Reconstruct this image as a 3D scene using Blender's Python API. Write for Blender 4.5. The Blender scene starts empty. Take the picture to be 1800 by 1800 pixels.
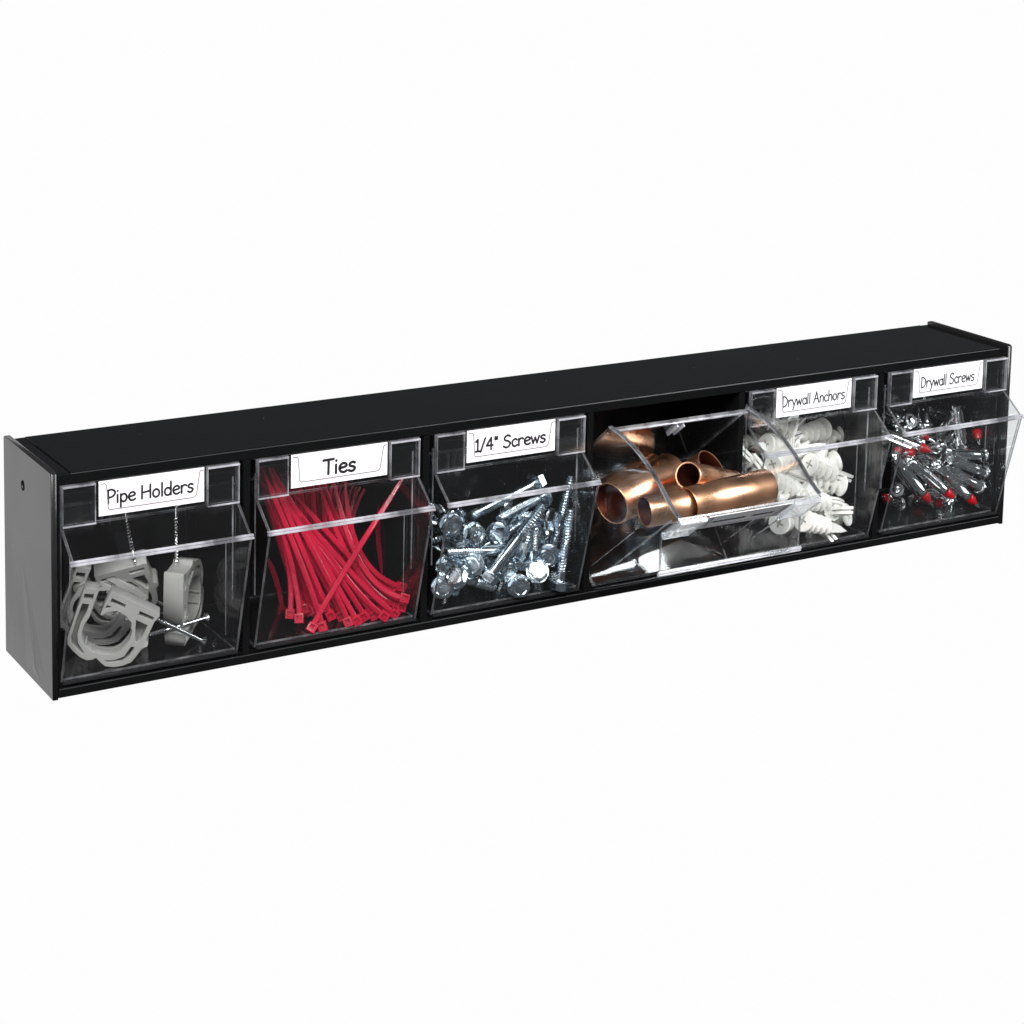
import bpy, bmesh, math, random
from mathutils import Vector, Matrix
random.seed(7)
sc = bpy.context.scene
C = sc.collection
S = 0.001                                     # everything below is written in millimetres
# ------------------------------------------------------------------ camera
F_PX, CX, CY = 3719.5, 681.5, 232.6           # measured on an 1800 px picture
YAW, PITCH, ROLL = 0.4945, 0.1348, 0.0132
CAM = Vector((-315.0, -909.0, 400.1))
fwd = Vector((math.sin(YAW)*math.cos(PITCH), math.cos(YAW)*math.cos(PITCH), -math.sin(PITCH)))
rt0 = Vector((math.cos(YAW), -math.sin(YAW), 0)); up0 = rt0.cross(fwd)
cr, sr = math.cos(ROLL), math.sin(ROLL)
RT = cr*rt0 + sr*up0; UP = -sr*rt0 + cr*up0
cam = bpy.data.objects.new('camera', bpy.data.cameras.new('camera')); C.objects.link(cam)
m = Matrix((RT, UP, -fwd)).transposed().to_4x4(); m.translation = CAM*S
cam.matrix_world = m
cd = cam.data; cd.sensor_width = 36; cd.sensor_fit = 'HORIZONTAL'; cd.lens = F_PX/1800*36
cd.shift_x = (900-CX)/1800; cd.shift_y = (CY-900)/1800
cd.clip_start = 0.02; cd.clip_end = 50
sc.camera = cam
# ------------------------------------------------------------------ light: dim studio, softboxes and an added fill
w = bpy.data.worlds.new('World'); sc.world = w; w.use_nodes = True
bg = w.node_tree.nodes['Background']; bg.inputs[0].default_value = (0.9, 0.95, 1, 1); bg.inputs[1].default_value = 0.085
sc.view_settings.view_transform = 'Standard'; sc.view_settings.look = 'None'
sc.view_settings.exposure = 0; sc.view_settings.gamma = 1
def softbox(name, loc, target, sx, sy, power, col=(1, 1, 1)):
    l = bpy.data.lights.new(name, 'AREA'); l.shape = 'RECTANGLE'; l.size = sx; l.size_y = sy; l.energy = power; l.color = col
    o = bpy.data.objects.new(name, l); C.objects.link(o); o.location = loc
    o.rotation_euler = (Vector(target)-Vector(loc)).to_track_quat('-Z', 'Y').to_euler()
softbox('softbox_key', (-0.42, -1.12, 1.25), (0.3, 0, 0.05), 1.3, 0.42, 46, (1, 0.985, 0.97))
softbox('added_fill', (-1.25, -1.35, 0.30), (0.25, 0, 0.06), 1.0, 0.8, 6, (0.96, 0.98, 1))  # added fill lamp, out of view, lifts bolt heads and metal
softbox('softbox_side', (1.15, -0.95, 0.75), (0.35, 0, 0.05), 0.35, 0.7, 18, (0.95, 0.98, 1))
softbox('softbox_left', (-1.3, -0.55, 0.55), (0.2, 0, 0.05), 0.4, 0.6, 3.5, (1, 1, 1))
sc.cycles.max_bounces = 24; sc.cycles.transparent_max_bounces = 64; sc.cycles.glossy_bounces = 6; sc.cycles.diffuse_bounces = 4
sc.cycles.caustics_reflective = False; sc.cycles.caustics_refractive = False
try: sc.cycles.use_denoising = True
except Exception: pass

def spot(x, y, depth):
    """3-D point (mm) at a depth behind the front plane, seen at a pixel of the 1800 px photograph"""
    d = fwd + RT*((x-CX)/F_PX) - UP*((y-CY)/F_PX)
    t = (depth-CAM.y)/d.y
    return CAM + d*t
def zoomer(ox, oy, s): return lambda x, y, dep: spot(ox+x/s, oy+y/s, dep)
z1 = zoomer(0, 760, 3.75); z2 = zoomer(420, 740, 4.286); z3 = zoomer(740, 720, 4.737)
z4 = zoomer(1020, 690, 4.286); z5 = zoomer(1290, 640, 5.293); z6 = zoomer(1520, 560, 4.736); z7 = zoomer(110, 970, 6.667)

# ------------------------------------------------------------------ materials
def mat(name, col, rough=.5, metal=0, spec=.5, var=0, scale=60, bump=0, bscale=400, coat=0, sss=0):
    m = bpy.data.materials.new(name); m.use_nodes = True
    nt = m.node_tree; b = nt.nodes['Principled BSDF']
    b.inputs['Base Color'].default_value = (*col, 1); b.inputs['Roughness'].default_value = rough
    b.inputs['Metallic'].default_value = metal; b.inputs['Specular IOR Level'].default_value = spec
    b.inputs['Coat Weight'].default_value = coat
    if sss:
        b.inputs['Subsurface Weight'].default_value = sss; b.inputs['Subsurface Scale'].default_value = 0.002
        b.inputs['Subsurface Radius'].default_value = (1, .8, .7)
    tc = nt.nodes.new('ShaderNodeTexCoord')
    if var:
        n = nt.nodes.new('ShaderNodeTexNoise'); n.inputs['Scale'].default_value = scale; n.inputs['Detail'].default_value = 5
        nt.links.new(tc.outputs['Object'], n.inputs['Vector'])
        r = nt.nodes.new('ShaderNodeMapRange'); r.inputs[1].default_value = .3; r.inputs[2].default_value = .7
        r.inputs[3].default_value = max(.02, rough-var); r.inputs[4].default_value = rough+var
        nt.links.new(n.outputs[0], r.inputs[0]); nt.links.new(r.outputs[0], b.inputs['Roughness'])
        mx = nt.nodes.new('ShaderNodeMix'); mx.data_type = 'RGBA'
        mx.inputs[6].default_value = (*[c*(1-var*.8) for c in col], 1); mx.inputs[7].default_value = (*[min(1, c*(1+var*.5)) for c in col], 1)
        nt.links.new(n.outputs[0], mx.inputs[0]); nt.links.new(mx.outputs[2], b.inputs['Base Color'])
    if bump:
        n = nt.nodes.new('ShaderNodeTexNoise'); n.inputs['Scale'].default_value = bscale; n.inputs['Detail'].default_value = 3
        nt.links.new(tc.outputs['Object'], n.inputs['Vector'])
        bp = nt.nodes.new('ShaderNodeBump'); bp.inputs['Strength'].default_value = bump; bp.inputs['Distance'].default_value = .0004
        nt.links.new(n.outputs[0], bp.inputs['Height']); nt.links.new(bp.outputs[0], b.inputs['Normal'])
    return m
M = {}
M['black'] = mat('black_styrene', (.005, .0053, .0054), .07, spec=.12, var=.02, scale=25, bump=.02, bscale=900)
def dusty(m, scale=75, size=.035):
    nt = m.node_tree; b = nt.nodes['Principled BSDF']; tc = nt.nodes.new('ShaderNodeTexCoord'); v = nt.nodes.new('ShaderNodeTexVoronoi'); v.inputs['Scale'].default_value = scale
    nt.links.new(tc.outputs['Object'], v.inputs['Vector'])
    lt = nt.nodes.new('ShaderNodeMapRange'); lt.inputs[1].default_value = size; lt.inputs[2].default_value = size*.6; nt.links.new(v.outputs['Distance'], lt.inputs[0])
    sx = nt.nodes.new('ShaderNodeSeparateColor'); nt.links.new(v.outputs['Color'], sx.inputs[0])
    g = nt.nodes.new('ShaderNodeMath'); g.operation = 'GREATER_THAN'; g.inputs[1].default_value = .55; nt.links.new(sx.outputs[0], g.inputs[0])
    mu = nt.nodes.new('ShaderNodeMath'); mu.operation = 'MULTIPLY'; nt.links.new(lt.outputs[0], mu.inputs[0]); nt.links.new(g.outputs[0], mu.inputs[1])
    mx = nt.nodes.new('ShaderNodeMix'); mx.data_type = 'RGBA'; old = b.inputs['Base Color'].links[0].from_socket
    nt.links.new(old, mx.inputs[6]); mx.inputs[7].default_value = (.11, .11, .11, 1)
    nt.links.new(mu.outputs[0], mx.inputs[0]); nt.links.new(mx.outputs[2], b.inputs['Base Color'])
dusty(M['black'])
M['black_side'] = mat('black_styrene_side', (.014, .014, .014), .26, spec=.5, var=.05, scale=18, bump=.25, bscale=22)
M['black_in'] = mat('black_interior', (.006, .006, .0065), .5, spec=.3, var=.05)
M['grey'] = mat('grey_nylon', (.36, .36, .345), .42, spec=.4, var=.08, scale=90, bump=.1)
M['red'] = mat('red_nylon', (.50, .008, .040), .3, spec=.42, var=.06, scale=120, bump=.05, sss=.1)
M['white'] = mat('white_nylon', (.93, .92, .88), .36, spec=.45, var=.05, scale=90, sss=.15)
M['zinc'] = mat('bright_zinc', (.64, .72, .78), .22, metal=1, var=.09, scale=200, bump=.05, bscale=500)
M['steel'] = mat('polished_steel', (.88, .90, .91), .13, metal=1, var=.05, scale=150, bump=.04)
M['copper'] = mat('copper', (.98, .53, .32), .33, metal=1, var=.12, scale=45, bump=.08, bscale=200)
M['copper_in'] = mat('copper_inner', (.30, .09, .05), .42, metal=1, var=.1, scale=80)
M['redtip'] = mat('red_tip_plastic', (.34, .004, .010), .3, spec=.5, var=.04, scale=120)
M['paper'] = mat('label_paper', (.9, .89, .9), .75, spec=.2, var=.01, scale=300)
M['ink'] = mat('label_ink', (.018, .014, .018), .7, spec=.2)
M['tabline'] = mat('tab_line', (.22, .19, .21), .4, spec=.4)

def clearmat(name, tint, rough, ior, haze, hazecol=(1, 1, 1)):
    m = bpy.data.materials.new(name); m.use_nodes = True; nt = m.node_tree; nt.nodes.clear()
    out = nt.nodes.new('ShaderNodeOutputMaterial'); tr = nt.nodes.new('ShaderNodeBsdfTransparent'); tr.inputs[0].default_value = (*tint, 1)
    gl = nt.nodes.new('ShaderNodeBsdfGlossy'); gl.inputs['Roughness'].default_value = rough; gl.inputs[0].default_value = (1, 1, 1, 1)
    fr = nt.nodes.new('ShaderNodeFresnel'); fr.inputs[0].default_value = ior
    ge = nt.nodes.new('ShaderNodeNewGeometry'); m1 = nt.nodes.new('ShaderNodeMath'); m1.operation = 'MULTIPLY_ADD'; m1.inputs[1].default_value = -2; m1.inputs[2].default_value = 1
    pw = nt.nodes.new('ShaderNodeMath'); pw.operation = 'POWER'; pw.inputs[0].default_value = ior
    nt.links.new(ge.outputs['Backfacing'], m1.inputs[0]); nt.links.new(m1.outputs[0], pw.inputs[1]); nt.links.new(pw.outputs[0], fr.inputs[0])   # same reflectance on both sides of a thin pane
    tc = nt.nodes.new('ShaderNodeTexCoord'); n = nt.nodes.new('ShaderNodeTexNoise'); n.inputs['Scale'].default_value = 26; n.inputs['Detail'].default_value = 1.5
    nt.links.new(tc.outputs['Object'], n.inputs['Vector'])
    bp = nt.nodes.new('ShaderNodeBump'); bp.inputs['Strength'].default_value = .5; bp.inputs['Distance'].default_value = .0006
    nt.links.new(n.outputs[0], bp.inputs['Height']); nt.links.new(bp.outputs[0], gl.inputs['Normal'])
    mx = nt.nodes.new('ShaderNodeMixShader'); nt.links.new(fr.outputs[0], mx.inputs[0]); nt.links.new(tr.outputs[0], mx.inputs[1]); nt.links.new(gl.outputs[0], mx.inputs[2])
    last = mx
    if haze:
        d = nt.nodes.new('ShaderNodeBsdfDiffuse'); d.inputs[0].default_value = (*hazecol, 1)
        t2 = nt.nodes.new('ShaderNodeBsdfTranslucent'); t2.inputs[0].default_value = (*hazecol, 1)
        ad = nt.nodes.new('ShaderNodeMixShader'); ad.inputs[0].default_value = .5
        nt.links.new(d.outputs[0], ad.inputs[1]); nt.links.new(t2.outputs[0], ad.inputs[2])
        m2 = nt.nodes.new('ShaderNodeMixShader'); m2.inputs[0].default_value = haze
        if haze > .05:      # haze varied to imitate broken highlights along edges
            hn = nt.nodes.new('ShaderNodeTexNoise'); hn.inputs['Scale'].default_value = 85; hn.inputs['Detail'].default_value = 3
            nt.links.new(tc.outputs['Object'], hn.inputs['Vector'])
            hr = nt.nodes.new('ShaderNodeMapRange'); hr.inputs[1].default_value = .36; hr.inputs[2].default_value = .64
            hr.inputs[3].default_value = haze*.35; hr.inputs[4].default_value = min(.9, haze*1.75)
            nt.links.new(hn.outputs[0], hr.inputs[0]); nt.links.new(hr.outputs[0], m2.inputs[0])
        nt.links.new(mx.outputs[0], m2.inputs[1]); nt.links.new(ad.outputs[0], m2.inputs[2]); last = m2
    nt.links.new(last.outputs[0], out.inputs[0]); return m
M['clear'] = clearmat('clear_styrene', (.975, .98, .98), .04, 1.45, 0.0022)
M['rim'] = clearmat('clear_styrene_edge', (.80, .82, .84), .12, 1.75, .24, (.86, .86, .90))  # milky tint stands in for light piped to the edges
M['wall_rim'] = clearmat('clear_styrene_wall_edge', (.34, .36, .38), .12, 1.9, .10, (.86, .86, .90))  # dark tint stands in for the refracted line of wall edges
M['bead'] = clearmat('clear_styrene_bead', (.80, .82, .84), .10, 1.75, .46, (.84, .83, .88))  # milkier still, painting the bright highlights of ribs and bars

M['dark_rim'] = clearmat('clear_styrene_low_edge', (.3, .32, .33), .15, 1.3, .03, (.86, .86, .90))  # same plastic, tinted down to damp the bottom edge's reflection
M['gloss_black'] = mat('highlight_black', (.02, .021, .021), .32, spec=1.0, var=.05, scale=60)  # paler, glossier black for the added highlight strips
bd = bpy.data.materials.new('glowing_white'); bd.use_nodes = True; nt = bd.node_tree; nt.nodes.clear()  # white ground given its own glow; no lamp behind it
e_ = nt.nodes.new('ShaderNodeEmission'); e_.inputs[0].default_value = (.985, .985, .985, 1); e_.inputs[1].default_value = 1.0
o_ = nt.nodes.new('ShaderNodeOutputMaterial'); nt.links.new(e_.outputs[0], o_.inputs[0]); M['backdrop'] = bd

# ------------------------------------------------------------------ mesh helpers
def finish(bm, name, mats, smooth=False):
    me = bpy.data.meshes.new(name)
    bmesh.ops.recalc_face_normals(bm, faces=bm.faces[:])
    bm.to_mesh(me); bm.free()
    for k in (mats if isinstance(mats, (list, tuple)) else [mats]): me.materials.append(M[k])
    if smooth:
        for p in me.polygons: p.use_smooth = True
        try: me.set_sharp_from_angle(angle=math.radians(38))
        except Exception: pass
    return me
def link(name, me, parent=None):
    o = bpy.data.objects.new(name, me); C.objects.link(o)
    if parent is not None: o.parent = parent
    return o
def tag(o, label=None, cat=None, group=None, kind=None):
    if label: o['label'] = label
    if cat: o['category'] = cat
    if group: o['group'] = group
    if kind: o['kind'] = kind
    return o
def empty(name, loc=(0, 0, 0)):
    o = bpy.data.objects.new(name, None); C.objects.link(o); o.location = Vector(loc)*S; o.empty_display_size = .01
    return o
def box(bm, x0, x1, y0, y1, z0, z1_, bev=0, mi=0):
    vs = [bm.verts.new(Vector((x, y, z))*S) for x in (x0, x1) for y in (y0, y1) for z in (z0, z1_)]
    fs = [bm.faces.new([vs[i] for i in q]) for q in ((0, 1, 3, 2), (4, 6, 7, 5), (0, 4, 5, 1), (2, 3, 7, 6), (0, 2, 6, 4), (1, 5, 7, 3))]
    for f in fs: f.material_index = mi
    if bev:
        es = list({e for f in fs for e in f.edges})
        bmesh.ops.bevel(bm, geom=es, offset=bev*S, segments=2, affect='EDGES', profile=.6)
def boxme(name, mats, *a, **k):
    bm = bmesh.new(); box(bm, *a, **k); return finish(bm, name, mats)
def prism(bm, pts, off, mi=0, mr=1):
    """planar polygon pts (mm) swept by off: big faces mi, rim faces mr"""
    off = Vector(off); n = len(pts)
    a = [bm.verts.new(Vector(p)*S) for p in pts]; b = [bm.verts.new((Vector(p)+off)*S) for p in pts]
    bm.faces.new(a).material_index = mi; bm.faces.new(b[::-1]).material_index = mi
    for i in range(n):
        bm.faces.new([a[i], b[i], b[(i+1) % n], a[(i+1) % n]]).material_index = mr
def strip_seg(bm, x0, x1, p, q, t, mi=0, mr=1):
    """slab between x0 and x1 whose cross-section runs from p to q in (y,z), t thick"""
    d = Vector((q[0]-p[0], q[1]-p[1])).normalized(); nrm = Vector((-d.y, d.x))*t
    prism(bm, [(x0, p[0], p[1]), (x1, p[0], p[1]), (x1, q[0], q[1]), (x0, q[0], q[1])], (0, nrm.x, nrm.y), mi, mr)
def lathe(bm, prof, n=20, mi=0, cap=True, hexr=None):
    """prof = [(radius, z)] about +Z"""
    rings = []
    for r, z in prof:
        rings.append([bm.verts.new((r*math.cos(2*math.pi*i/n)*S, r*math.sin(2*math.pi*i/n)*S, z*S)) for i in range(n)])
    for a, b in zip(rings, rings[1:]):
        for i in range(n): bm.faces.new([a[i], a[(i+1) % n], b[(i+1) % n], b[i]]).material_index = mi
    if cap:
        bm.faces.new(rings[0][::-1]).material_index = mi; bm.faces.new(rings[-1]).material_index = mi
def helix(bm, r0, r1, pitch, za, zb, n=12, per=6, rfun=None, sharp=1.0):
    """a threaded rod: radius r0 in the root, r1 on the crest"""
    k = int((zb-za)/pitch*per)+1; rings = []
    for j in range(k+1):
        z = za+(zb-za)*j/k; ring = []
        for i in range(n):
            ph = (z/pitch - i/n) % 1.0
            t = max(0, 1-abs(ph-.5)*2*sharp)
            sc_ = rfun((z-za)/(zb-za)) if rfun else 1
            r = (r0+(r1-r0)*t)*sc_
            ring.append(bm.verts.new((r*math.cos(2*math.pi*i/n)*S, r*math.sin(2*math.pi*i/n)*S, z*S)))
        rings.append(ring)
    for a, b in zip(rings, rings[1:]):
        for i in range(n): bm.faces.new([a[i], a[(i+1) % n], b[(i+1) % n], b[i]])
    bm.faces.new(rings[0][::-1]); bm.faces.new(rings[-1])
def shape2d(outer, holes, y0, y1, name, mt, bev=.25, smooth=0):
    """outline with holes in the X-Z plane (mm), swept from y0 to y1, through a filled 2-D curve"""
    cu = bpy.data.curves.new('tmp', 'CURVE'); cu.dimensions = '2D'; cu.fill_mode = 'BOTH'
    cu.extrude = (y1-y0)/2*S-bev*S; cu.bevel_depth = bev*S; cu.bevel_resolution = 1
    for pts in [outer]+holes:
        sp = cu.splines.new('POLY'); sp.points.add(len(pts)-1)
        for i, p in enumerate(pts): sp.points[i].co = (p[0]*S, p[1]*S, 0, 1)
        sp.use_cyclic_u = True
    ob = bpy.data.objects.new('tmp', cu); C.objects.link(ob)
    dg = bpy.context.evaluated_depsgraph_get(); me = bpy.data.meshes.new_from_object(ob.evaluated_get(dg))
    bpy.data.objects.remove(ob); bpy.data.curves.remove(cu)
    me.transform(Matrix.Translation((0, (y0+y1)/2*S, 0)) @ Matrix.Rotation(math.pi/2, 4, 'X'))
    me.name = name; me.materials.clear(); me.materials.append(M[mt]); return me
def smooth_pts(pts, n=4, closed=True):
    out = []; N = len(pts)
    rng = range(N) if closed else range(N-1)
    for i in rng:
        g = lambda k: Vector(pts[k % N]) if closed else Vector(pts[max(0, min(N-1, k))])
        a, b, c, d = g(i-1), g(i), g(i+1), g(i+2)
        for j in range(n):
            t = j/n; out.append(tuple(.5*((2*b)+(c-a)*t+(2*a-5*b+4*c-d)*t*t+(3*b-a-3*c+d)*t**3)))
    if not closed: out.append(tuple(pts[-1]))
    return out
def aim(p0, p1, roll=0.0):
    """matrix with origin p0 (mm) and local +Z toward p1"""
    p0, p1 = Vector(p0), Vector(p1)
    q = (p1-p0).to_track_quat('Z', 'Y').to_matrix().to_4x4() @ Matrix.Rotation(roll, 4, 'Z')
    q.translation = p0*S; return q

# ------------------------------------------------------------------ backdrop
bm = bmesh.new()
prof = [(900, 280), (905, 0), (905, -1200), (900, -1600)]  # top edge kept low so the frame top mirrors no white
vs = [[bm.verts.new(Vector((x, y, z))*S) for x in (-3200, -800, 1600, 4200)] for y, z in prof]
for a, b in zip(vs, vs[1:]):
    for i in range(3): bm.faces.new([a[i], a[i+1], b[i+1], b[i]])
bk = link('backdrop', finish(bm, 'backdrop', 'backdrop')); tag(bk, kind='structure')

# ------------------------------------------------------------------ organizer frame
W, H, D = 600.0, 108.6, 69.0
org = empty('storage_organizer')
tag(org, 'long black plastic six compartment storage frame holding the clear tilting bins', 'storage organizer')
# end panels: outline with a screw hole, sloping slightly proud of the top towards the back
hole = z1(150, 350, 0); o0, d0 = CAM, (z1(150, 350, 10)-CAM); tt = (0-o0.x)/d0.x; hp = o0+d0*tt
def end_panel(x0, x1, side):
    out = [(0, 0), (D, 0), (D, H+.9), (D-1.5, H+1.4), (1.2, H+.9), (0, H)]
    hl = [(hp.y+2.9*math.cos(a*math.pi/12), hp.z+2.9*math.sin(a*math.pi/12)) for a in range(24)]
    me = shape2d([(a, b) for a, b in out], [hl], x0, x1, 'end_panel', 'black_side', bev=.45)
    me.transform(Matrix.Rotation(math.pi/2, 4, 'Z')); me.transform(Matrix.Diagonal((-1, 1, 1, 1)))   # X-Z outline -> Y-Z outline
    me.flip_normals()
    o = link('end_panel', me, org); return o
end_panel(0, 3, 0)
end_panel(597, 600, 1)
o = link('hole_backing', boxme('hole_backing', 'black_in', 3.05, 4.2, hp.y-6, hp.y+6, hp.z-6, hp.z+6, bev=.3), org)  # black plate added behind the hole so it looks dark
def on_end(x, y):
    d = z1(x, y, 10)-CAM; return CAM+d*((0-CAM.x)/d.x)
bm = bmesh.new()  # shallow wedges added, tilted to give the panel two reflected streaks
for A_, B_, C_ in (((140, 800), (178, 1560), (292, 1600)), ((205, 1150), (214, 1560), (262, 1640))):
    a_, b_, c_ = [on_end(*q) for q in (A_, B_, C_)]
    mid_ = (b_+c_)/2; lift = .22 if A_[0] == 140 else .3
    v = [bm.verts.new(Vector((-.012*(1 if lift > .25 else .5), p.y, p.z))*S) for p in (a_, b_, c_)]; m_ = bm.verts.new(Vector((-lift, mid_.y+2.0, mid_.z+4))*S)
    bm.faces.new([v[0], v[1], m_]); bm.faces.new([v[0], m_, v[2]]); bm.faces.new([v[1], v[2], m_])
link('streak_relief', finish(bm, 'streak_relief', 'black_side'), org)
link('back_panel', boxme('back_panel', 'black_in', 3.1, 596.9, D-2.2, D-.2, .5, H-2.4, bev=.2), org)
link('bottom_panel', boxme('bottom_panel', 'black_in', 3.1, 596.9, 3, D-2.4, .2, 2.6, bev=.2), org)
# top: sunk margin plus a slightly raised field
link('top_panel', boxme('top_panel', 'black', 3.1, 596.9, 3.2, D-.1, H-2.3, H-.55, bev=.3), org)
bm = bmesh.new()
box(bm, 10.5, 589.5, .8, D-1.2, H-.5, H+.0, bev=.22)
link('top_field', finish(bm, 'top_field', 'black'), org)
# front face: header, sill, dividers
link('header_rail', boxme('header_rail', 'black', 3.1, 596.9, 0, 3.1, 103.4, H-.6, bev=.5), org)
bm = bmesh.new(); box(bm, 3.1, 596.9, 0.0, 2.9, 0, 4.6, bev=.5)
link('bottom_rail', finish(bm, 'bottom_rail', 'black'), org)
bm = bmesh.new(); box(bm, 3.2, 596.8, 1.4, 7.5, 4.7, 5.8, bev=.3)
link('sill', finish(bm, 'sill', 'black'), org)
link('edge_highlight', boxme('edge_highlight', 'gloss_black', 9.8, 590.2, -.25, .45, H-.62, H-.1, bev=.22), org)  # thin paler strip added to draw the top edge's highlight
link('edge_highlight', boxme('edge_highlight', 'gloss_black', 3.4, 596.6, -.3, .5, 3.9, 4.45, bev=.22), org)  # second added strip, for the highlight line on the bottom rail
for k in range(1, 6):
    bm = bmesh.new(); box(bm, 100*k-1.9, 100*k+1.9, 0.2, D-2.5, 4.7, 103.2, bev=.4)
    link('divider', finish(bm, 'divider', 'black'), org)
for xs in (4.6, 594.2):      # small moulded steps beside the end bins
    link('jamb', boxme('jamb', 'black', xs-1.2, xs+.0, .8, 3, 5.9, 102.9, bev=.2), org)

# ------------------------------------------------------------------ lettering (pen strokes)
def el(cx, cy, rx, ry, a0=0, a1=360, n=14):
    return [(cx+rx*math.cos(math.radians(a0+(a1-a0)*i/n)), cy+ry*math.sin(math.radians(a0+(a1-a0)*i/n))) for i in range(n+1)]
sm = lambda *p: [tuple(v) for v in smooth_pts([Vector(q) for q in p], 4, False)]
G = {
 'P': (.60, [[(.08, 0), (.07, .97)], sm((.06, .96), (.3, 1.0), (.52, .86), (.53, .66), (.36, .48), (.09, .42))]),
 'i': (.26, [[(.12, .58), (.12, 0)], [(.13, .82), (.14, .87)]]),
 'p': (.58, [[(.08, .58), (.08, -.38)], el(.29, .29, .21, .29, 150, -170)]),
 'e': (.58, [sm((.08, .30), (.3, .33), (.49, .40), (.44, .56), (.28, .61), (.1, .46), (.07, .24), (.18, .05), (.36, .01), (.52, .1))]),
 ' ': (.34, []),
 'H': (.78, [[(.08, .98), (.07, 0)], [(.66, 1.0), (.66, 0)], [(.08, .45), (.65, .53)]]),
 'o': (.60, [el(.29, .29, .23, .29)]),
 'l': (.24, [[(.11, 1.0), (.11, 0)]]),
 'd': (.60, [el(.28, .28, .22, .28, 30, 345), [(.50, 1.0), (.50, 0)]]),
 'r': (.48, [[(.08, .58), (.09, 0)], sm((.09, .38), (.18, .54), (.33, .60), (.44, .52))]),
 's': (.50, [sm((.42, .54), (.27, .61), (.1, .5), (.14, .36), (.33, .29), (.42, .17), (.32, .03), (.18, .0), (.05, .08))]),
 'T': (.68, [[(.03, .96), (.66, .98)], [(.36, .97), (.34, 0)]]),
 '1': (.40, [[(.06, .78), (.21, .97), (.21, 0)], [(.04, 0), (.38, 0)]]),
 '/': (.46, [[(.04, -.08), (.40, 1.02)]]),
 '4': (.62, [[(.42, 1.0), (.05, .36), (.56, .36)], [(.42, 1.0), (.42, 0)]]),
 '"': (.40, [[(.12, 1.0), (.11, .76)], [(.27, 1.0), (.26, .76)]]),
 'S': (.68, [sm((.58, .88), (.38, .99), (.14, .84), (.16, .62), (.42, .50), (.58, .32), (.46, .06), (.24, .0), (.05, .12))]),
 'c': (.52, [sm((.45, .50), (.33, .60), (.13, .50), (.07, .28), (.16, .06), (.32, .0), (.47, .10))]),
 'w': (.74, [[(.04, .58), (.19, .02), (.35, .50), (.51, .02), (.68, .60)]]),
 'D': (.70, [[(.08, .98), (.09, 0)], sm((.07, .98), (.34, .92), (.58, .68), (.58, .34), (.38, .08), (.09, .0))]),
 'y': (.54, [[(.05, .58), (.26, .08)], [(.49, .60), (.14, -.36)]]),
 'a': (.58, [el(.28, .29, .22, .29, 40, 330), [(.49, .60), (.51, 0)]]),
 'A': (.74, [[(.03, 0), (.36, 1.0), (.66, 0)], [(.15, .36), (.56, .38)]]),
 'n': (.56, [[(.08, .58), (.09, 0)], sm((.09, .34), (.2, .54), (.36, .58), (.46, .44), (.47, 0))]),
 'h': (.56, [[(.08, 1.0), (.09, 0)], sm((.09, .34), (.2, .54), (.36, .58), (.46, .42), (.47, 0))]),
 '~': (.30, [sm((.04, .2), (.1, .5), (.2, .25), (.26, .45))]),
}
def lettering(text, x0, x1, zb, cap, y, pen=.085, name='lettering'):
    total = sum(G[c][0] for c in text); kx = (x1-x0)/total; bm = bmesh.new(); x = x0; lay = 0
    hw = pen*cap*.95
    for c in text:
        wd, strokes = G[c]
        for st in strokes:
            P = [Vector((x+px*kx, zb+pz*cap)) for px, pz in st]
            for a, b in zip(P, P[1:]):
                if (b-a).length < 1e-6: continue
                d = (b-a).normalized(); n = Vector((-d.y, d.x))*hw; e = d*hw*.75
                lay = (lay+1) % 7; yy = y-.004*lay
                q = [a-e+n*.6, a+n, b+n, b+e+n*.6, b+e-n*.6, b-n, a-n, a-e-n*.6]
                bm.faces.new([bm.verts.new(Vector((v.x, yy, v.y))*S) for v in q])
        x += wd*kx
    me = bpy.data.meshes.new(name)
    bm.to_mesh(me); bm.free(); me.materials.append(M['ink']); return me

# ------------------------------------------------------------------ tilting bins
PY, PZ = 2.0, 7.0                              # hinge line
T = 1.2
XA, XB = 4.4, 95.8
top_, jun, lipp, bot, bb, bt = (0, 103.0), (0, 82.6), (-15.6, 70.0), (1.0, 7.2), (65, 7.2), (65, 73)
arc = []
for i in range(13):
    a = math.radians(46.3+(84-46.3)*i/12); r = 91.3+1.2*i/12
    arc.append((PY+r*math.cos(a), PZ+r*math.sin(a)))
wall_out = [bot, bb]+arc+[(1.6, 103.0), top_, jun, lipp]
def make_wall(xa):
    bm = bmesh.new(); prism(bm, [(xa, y-PY, z-PZ) for y, z in wall_out], (T, 0, 0))
    arc2 = arc+[(1.8, 102.6)]
    for p, q in zip(arc2[:-1], arc2[1:]):        # thickened lip along the curved edge, dark face and bright sides painting highlights
        d = Vector((q[0]-p[0], q[1]-p[1])).normalized(); n = Vector((-d.y, d.x))
        strip_seg(bm, xa-.5, xa+T+.6, (p[0]-PY-n.x*.9, p[1]-PZ-n.y*.9), (q[0]-PY-n.x*.9, q[1]-PZ-n.y*.9), .85, 1, 3)
    return finish(bm, 'side_wall', ['clear', 'wall_rim', 'rim', 'bead'])
def seg(name, p, q, t, xa=XA, xb=XB, rim='rim'):
    bm = bmesh.new(); strip_seg(bm, xa, xb, (p[0]-PY, p[1]-PZ), (q[0]-PY, q[1]-PZ), t); return finish(bm, name, ['clear', rim])
def bar(bm, x0, x1, y0, y1, za, zb, bev=0): box(bm, x0, x1, y0-PY, y1-PY, za-PZ, zb-PZ, bev)
me_wall = [make_wall(XA), make_wall(XB-T)]
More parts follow.
